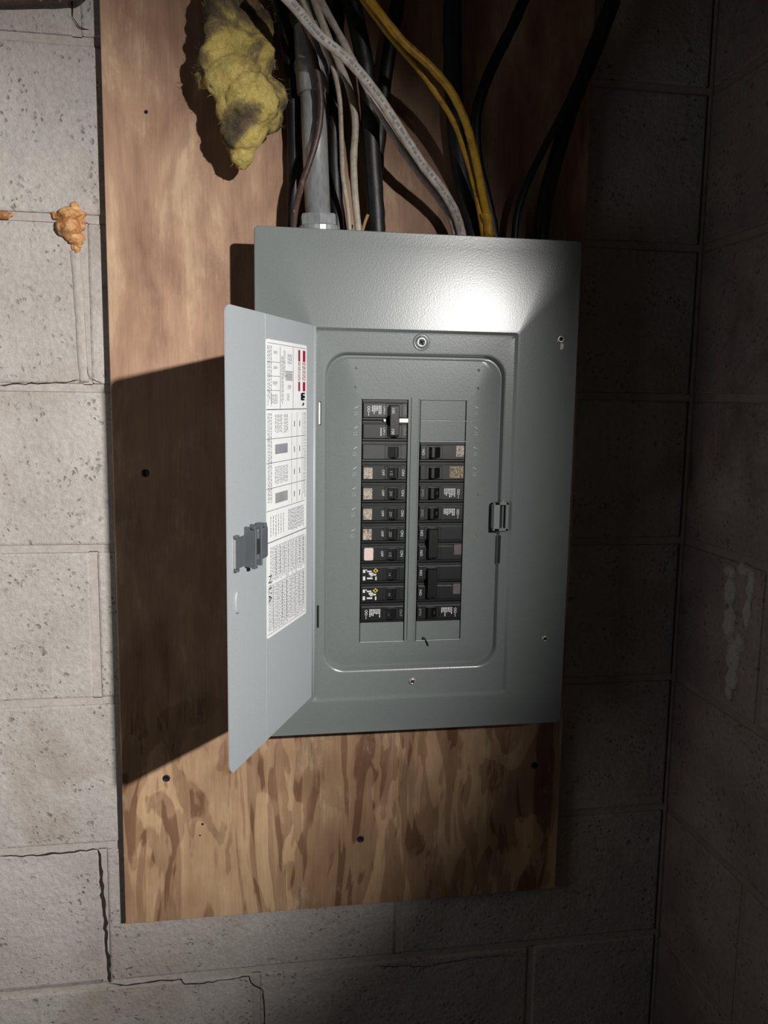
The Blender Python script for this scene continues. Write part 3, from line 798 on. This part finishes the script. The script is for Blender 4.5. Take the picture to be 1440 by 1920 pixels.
WG = 'household cables entering the top of the panel'
cable('cable', 'white flat cable with grey printing, longest one curving to the right', M['white_cable'],
      [(500, -40, -5.2), (548, 8, -5.1), (600, 68, -5.0), (650, 110, -4.8), (700, 168, -4.5), (748, 240, -4.0), (790, 305, -3.4), (832, 360, -2.8), (856, 405, -2.3), (868, 452, -2.0)], .235, .13, group=WG, extra=prints)
cable('cable', 'plain white cable running just under the printed one', M['white_cable'],
      [(585, -40, -3.2), (606, 10, -3.4), (640, 72, -3.6), (676, 142, -3.7), (708, 204, -3.4), (746, 268, -3.0), (786, 326, -2.6), (822, 372, -2.2), (846, 410, -2.0), (856, 452, -1.8)], .17, .13, group=WG)
cable('cable', 'thin cream cable dropping straight down right of the metal conduit', M['cream_cable'],
      [(552, -40, -4.4), (570, 8, -4.3), (598, 66, -4.25), (622, 120, -4.1), (636, 180, -3.6), (640, 250, -3.1), (643, 330, -2.5), (652, 390, -2.2), (657, 450, -2.0)], .11, .11, group=WG)
cable('cable', 'thicker cream cable bowing right, dropping beside the thin cream one', M['cream_cable'],
      [(578, -40, -3.9), (594, 14, -3.9), (617, 74, -3.8), (638, 124, -3.45), (656, 170, -3.1), (666, 230, -2.8), (663, 300, -2.5), (666, 370, -2.2), (674, 450, -2.0)], .17, .12, group=WG)
cable('cable', 'dark brown paint-flecked cable crossing in front of the conduit', M['brown_cable'],
      [(548, -40, -3.2), (570, 40, -3.2), (590, 110, -3.25), (601, 180, -3.2), (598, 240, -3.1), (582, 300, -3.0), (566, 345, -2.8), (554, 395, -2.4), (548, 450, -2.0)], .15, .13, group=WG)
cable('cable', 'bright yellow cable arching down to the right end of the panel top', M['yellow_cable'],
      [(664, -40, -4.6), (700, 8, -4.6), (752, 74, -4.5), (806, 124, -4.3), (846, 172, -4.0), (874, 232, -3.6), (892, 300, -3.1), (904, 362, -2.6), (914, 410, -2.2), (920, 455, -2.0)], .19, .14, group=WG)
cable('cable', 'second yellow cable tucked left of and behind the bright yellow one', M['yellow_cable'],
      [(650, -40, -3.8), (686, 8, -3.9), (734, 72, -3.9), (786, 132, -3.8), (822, 182, -3.6), (852, 232, -3.3), (876, 300, -2.8), (894, 370, -2.3), (908, 455, -1.9)], .13, .12, group=WG)
BG = 'black cables behind the lighter ones'
cable('cable', 'thick black cable going straight down left of the plain white cable', M['black_cable'],
      [(650, -40, -2.6), (668, 40, -2.6), (684, 120, -2.5), (692, 200, -2.4), (698, 300, -2.2), (704, 380, -2.0), (708, 452, -1.9)], .42, .36, group=BG)
cable('cable', 'black cable slanting behind the yellow pair near the photo top', M['black_cable'],
      [(752, -40, -1.5), (740, 40, -1.45), (726, 120, -1.35), (716, 200, -1.25), (708, 290, -1.15), (702, 380, -1.12), (704, 450, -1.12)], .34, .24, group=BG)
cable('cable', 'charcoal cable running down just left of the yellow cable ends', M['grey_cable'],
      [(850, -40, -1.3), (848, 60, -1.3), (850, 160, -1.3), (856, 250, -1.3), (866, 330, -1.25), (882, 400, -1.2), (892, 452, -1.2)], .46, .34, group=BG)
cable('cable', 'thin black cable looping down right of the yellow cable ends', M['black_cable'],
      [(1120, 60, -2.4), (1094, 130, -2.4), (1056, 210, -2.3), (1014, 290, -2.2), (986, 350, -2.0), (970, 400, -1.9), (964, 455, -1.8)], .18, .16, group=BG)
cable('cable', 'thick black cable furthest right in the dark', M['black_cable'],
      [(1150, 0, -1.5), (1108, 110, -1.5), (1072, 200, -1.5), (1042, 300, -1.5), (1022, 380, -1.5), (1012, 470, -1.5)], .40, .3, group=BG)
cable('cable', 'black cable hanging crooked between the charcoal cable and the dark loop', M['black_cable'],
      [(1000, -40, -2.0), (960, 50, -2.2), (930, 110, -2.3), (905, 170, -2.3), (892, 230, -2.1), (896, 300, -1.9), (915, 380, -1.7), (930, 455, -1.6)], .26, .22, group=BG)
cable('cable', 'black cable bunched against the plywood behind the metal conduit', M['black_cable'],
      [(640, -40, -1.4), (632, 60, -1.3), (630, 160, -1.2), (626, 260, -1.15), (630, 360, -1.15), (634, 452, -1.2)], .32, .26, group=BG)
cable('cable', 'black cable left of the conduit, half hidden by the insulation', M['black_cable'],
      [(520, -40, -1.6), (536, 60, -1.5), (548, 160, -1.4), (552, 260, -1.25), (552, 350, -1.2), (548, 455, -1.3)], .34, .28, group=BG)
cable('cable', 'dark cable cutting across the top left corner before the block wall', M['brown_cable'],
      [(-90, 10, -.5), (0, 0, -.55), (80, -4, -.65), (150, -12, -.9), (180, -40, -1.4)], .22, .2)
# orange sleeve on the yellow cable foot
bm = bmesh.new()
P = [at(a, b, y) for a, b, y in ((909, 398, -2.3), (914, 418, -2.2), (917, 445, -2.05))]; tube(bm, catmull(P, 4), .27, .2, 12, .3, 4)
tag(link('cable_clamp', bm, M['yellow_cable'], None, True, origin=P[-1]), 'yellow stained bushing where the yellow cables enter the panel', 'clamp')
bm = bmesh.new(); P = [at(690, 402, -2.3), at(684, 418, -2.2), at(679, 436, -2.1)]; tube(bm, catmull(P, 3), .07, .03, 6)
tag(link('paper_tag', bm, M['tan'], None, None, origin=P[-1]), 'straw coloured scrap beside the thicker cream cable at the panel edge', 'scrap')
# conduit
con = root('metal_conduit', 'galvanised metal conduit pipe screwed into the panel top at left', 'conduit', at(597, 430, -2.1))
c0 = at(597, 430, -2.1); ctop = at(578, -40, -2.1)
bm = bmesh.new(); tube(bm, [c0, c0.lerp(ctop, .5), c0.lerp(ctop, 1.0)], .60, .60, 28); link('pipe', bm, M['galv'], con, True)
bm = bmesh.new(); ax = (ctop - c0).normalized(); lathe(bm, c0 + ax * .15, ax, [(.92, 0), (.92, .42), (.86, .5), (.60, .52)], 6)
lathe(bm, c0 - ax * .35, ax, [(.98, 0), (1.0, .1), (1.0, .4), (.9, .5)], 24)
link('lock_nut', bm, M['galv'], con, None)
cc = at(603, 178, -2.1); cc = c0 + ax * ((cc - c0).dot(ax))
bm = bmesh.new(); lathe(bm, cc, ax, [(.62, 0), (.74, .04), (.76, .9), (.82, 1.0), (.82, 1.4), (.76, 1.5), (.76, 2.9), (.7, 3.0), (.6, 3.02)], 24); link('coupling', bm, M['galv'], con, True)
for h in (.6, 2.3):
    bm = bmesh.new(); q = cc + ax * h + Vector((.25, -.70, 0)); lathe(bm, q, (.3, -1, 0), [(.16, -.05), (.16, .16), (.11, .2), (.01, .2)], 12); link('set_screw', bm, M['steel'], con, None)

# ------------------------------------------------------------------ insulation
def wool(name, label, blobs, mat, origin, vox, amp, fibres=0, cat='insulation', col='wool', dis=1.0):
    bm = bmesh.new()
    for px, py, y, rx, rz, ry in blobs:
        c = at(px, py, y); m = Matrix.Translation(c) @ Matrix.Diagonal((rx, ry, rz, 1)); bmesh.ops.create_icosphere(bm, subdivisions=3, radius=1, matrix=m)
    # world-size mesh, fused then roughened
    o = link(name, bm, mat, None, True, origin=origin)
    r = o.modifiers.new('fuse', 'REMESH'); r.mode = 'VOXEL'; r.voxel_size = vox * IN; r.use_smooth_shade = True
    for sc, st in ((.030, amp), (.010, amp * .45), (.004, amp * .2)):
        tx = bpy.data.textures.new('clump', 'CLOUDS'); tx.noise_scale = sc; tx.noise_depth = 3
        d = o.modifiers.new('rough', 'DISPLACE'); d.texture = tx; d.strength = st * IN; d.mid_level = .5; d.texture_coords = 'LOCAL'
    tag(o, label, cat)
    if fibres:
        fb = bmesh.new(); rn = random.Random(2)
        for _ in range(fibres):
            px, py, y, rx, rz, ry = rn.choice(blobs); c = at(px, py, y)
            d = Vector((rn.gauss(0, 1), -abs(rn.gauss(0, 1)) * .8, rn.gauss(0, 1))).normalized()
            p = c + Vector((d.x * rx, d.y * ry, d.z * rz)) * 0.97
            e = (d + Vector((rn.gauss(0, .9), rn.gauss(0, .5), rn.gauss(0, .9)))).normalized(); L = rn.uniform(.12, .38); s = e.cross(Vector((0, 1, .1))).normalized() * .006
            mid = p + e * L * .5 + Vector((rn.gauss(0, .03), 0, rn.gauss(0, .03)))
            q = p + e * L
            a = [fb.verts.new(p - s), fb.verts.new(p + s), fb.verts.new(mid + s), fb.verts.new(mid - s), fb.verts.new(q)]
            fb.faces.new(a[:4]); fb.faces.new((a[3], a[2], a[4]))
        k = link('loose_fibres', fb, mat, o, None); k['kind'] = 'stuff'
    return o
wool('insulation_batt', 'yellow fibreglass insulation clump hanging in front of the plywood at top left',
     [(404, 62, -2.6, .55, .8, .6), (398, 112, -2.4, .75, .85, .7), (440, 60, -2.4, 1.0, 1.2, .7), (470, 110, -2.4, 1.1, 1.3, .7), (445, 150, -2.7, 1.5, 1.1, .8), (470, 190, -2.9, 1.25, 1.3, .9), (440, 205, -2.7, .9, 1.1, .7), (455, 240, -2.7, 1.05, 1.0, .8), (452, 276, -2.4, .62, .8, .5),
      (500, 218, -2.5, .75, .8, .6), (516, 180, -2.4, .6, .8, .6), (420, 10, -2.6, .9, 1.4, .7), (452, 20, -2.4, .9, 1.4, .6), (480, 60, -2.2, .8, 1.1, .5), (385, 145, -2.2, .45, .5, .4), (452, 298, -2.2, .35, .4, .35)],
     M['wool'], at(460, 150, -2.5), .10, .42, 350)
wool('insulation_batt', 'pale greenish insulation scrap at the photo top behind the white cables',
     [(535, 5, -1.4, .7, 1.0, .35), (530, -25, -1.4, 1.0, .8, .35), (548, 30, -1.4, .5, .7, .3)], M['wool_pale'], at(520, 10, -2), .11, .4, 200)
# expanding foam
wool('spray_foam', 'orange foam blob squeezed out of the wall joint left of the plywood',
     [(132, 402, -.05, .62, .26, .3), (112, 404, -.0, .42, .2, .16), (130, 426, -.12, .60, .52, .40), (139, 446, -.06, .44, .42, .3), (154, 402, -.0, .3, .2, .16), (142, 390, -.0, .22, .34, .14), (148, 418, -.05, .4, .4, .2), (104, 400, 0, .25, .12, .1), (143, 462, 0, .25, .3, .16)],
     M['foam'], at(132, 425, 0), .04, .5, 0, 'foam')
wool('spray_foam', 'small orange foam smear in the same joint at the photo edge',
     [(-8, 402, -.08, .4, .2, .2), (8, 404, -.08, .28, .2, .18), (20, 402, -.04, .16, .1, .1)], M['foam'], at(5, 403, 0), .04, .12, 0, 'foam')
for o in [deb]: o['label'] = 'tiny dark insect on the lower right filler plate'
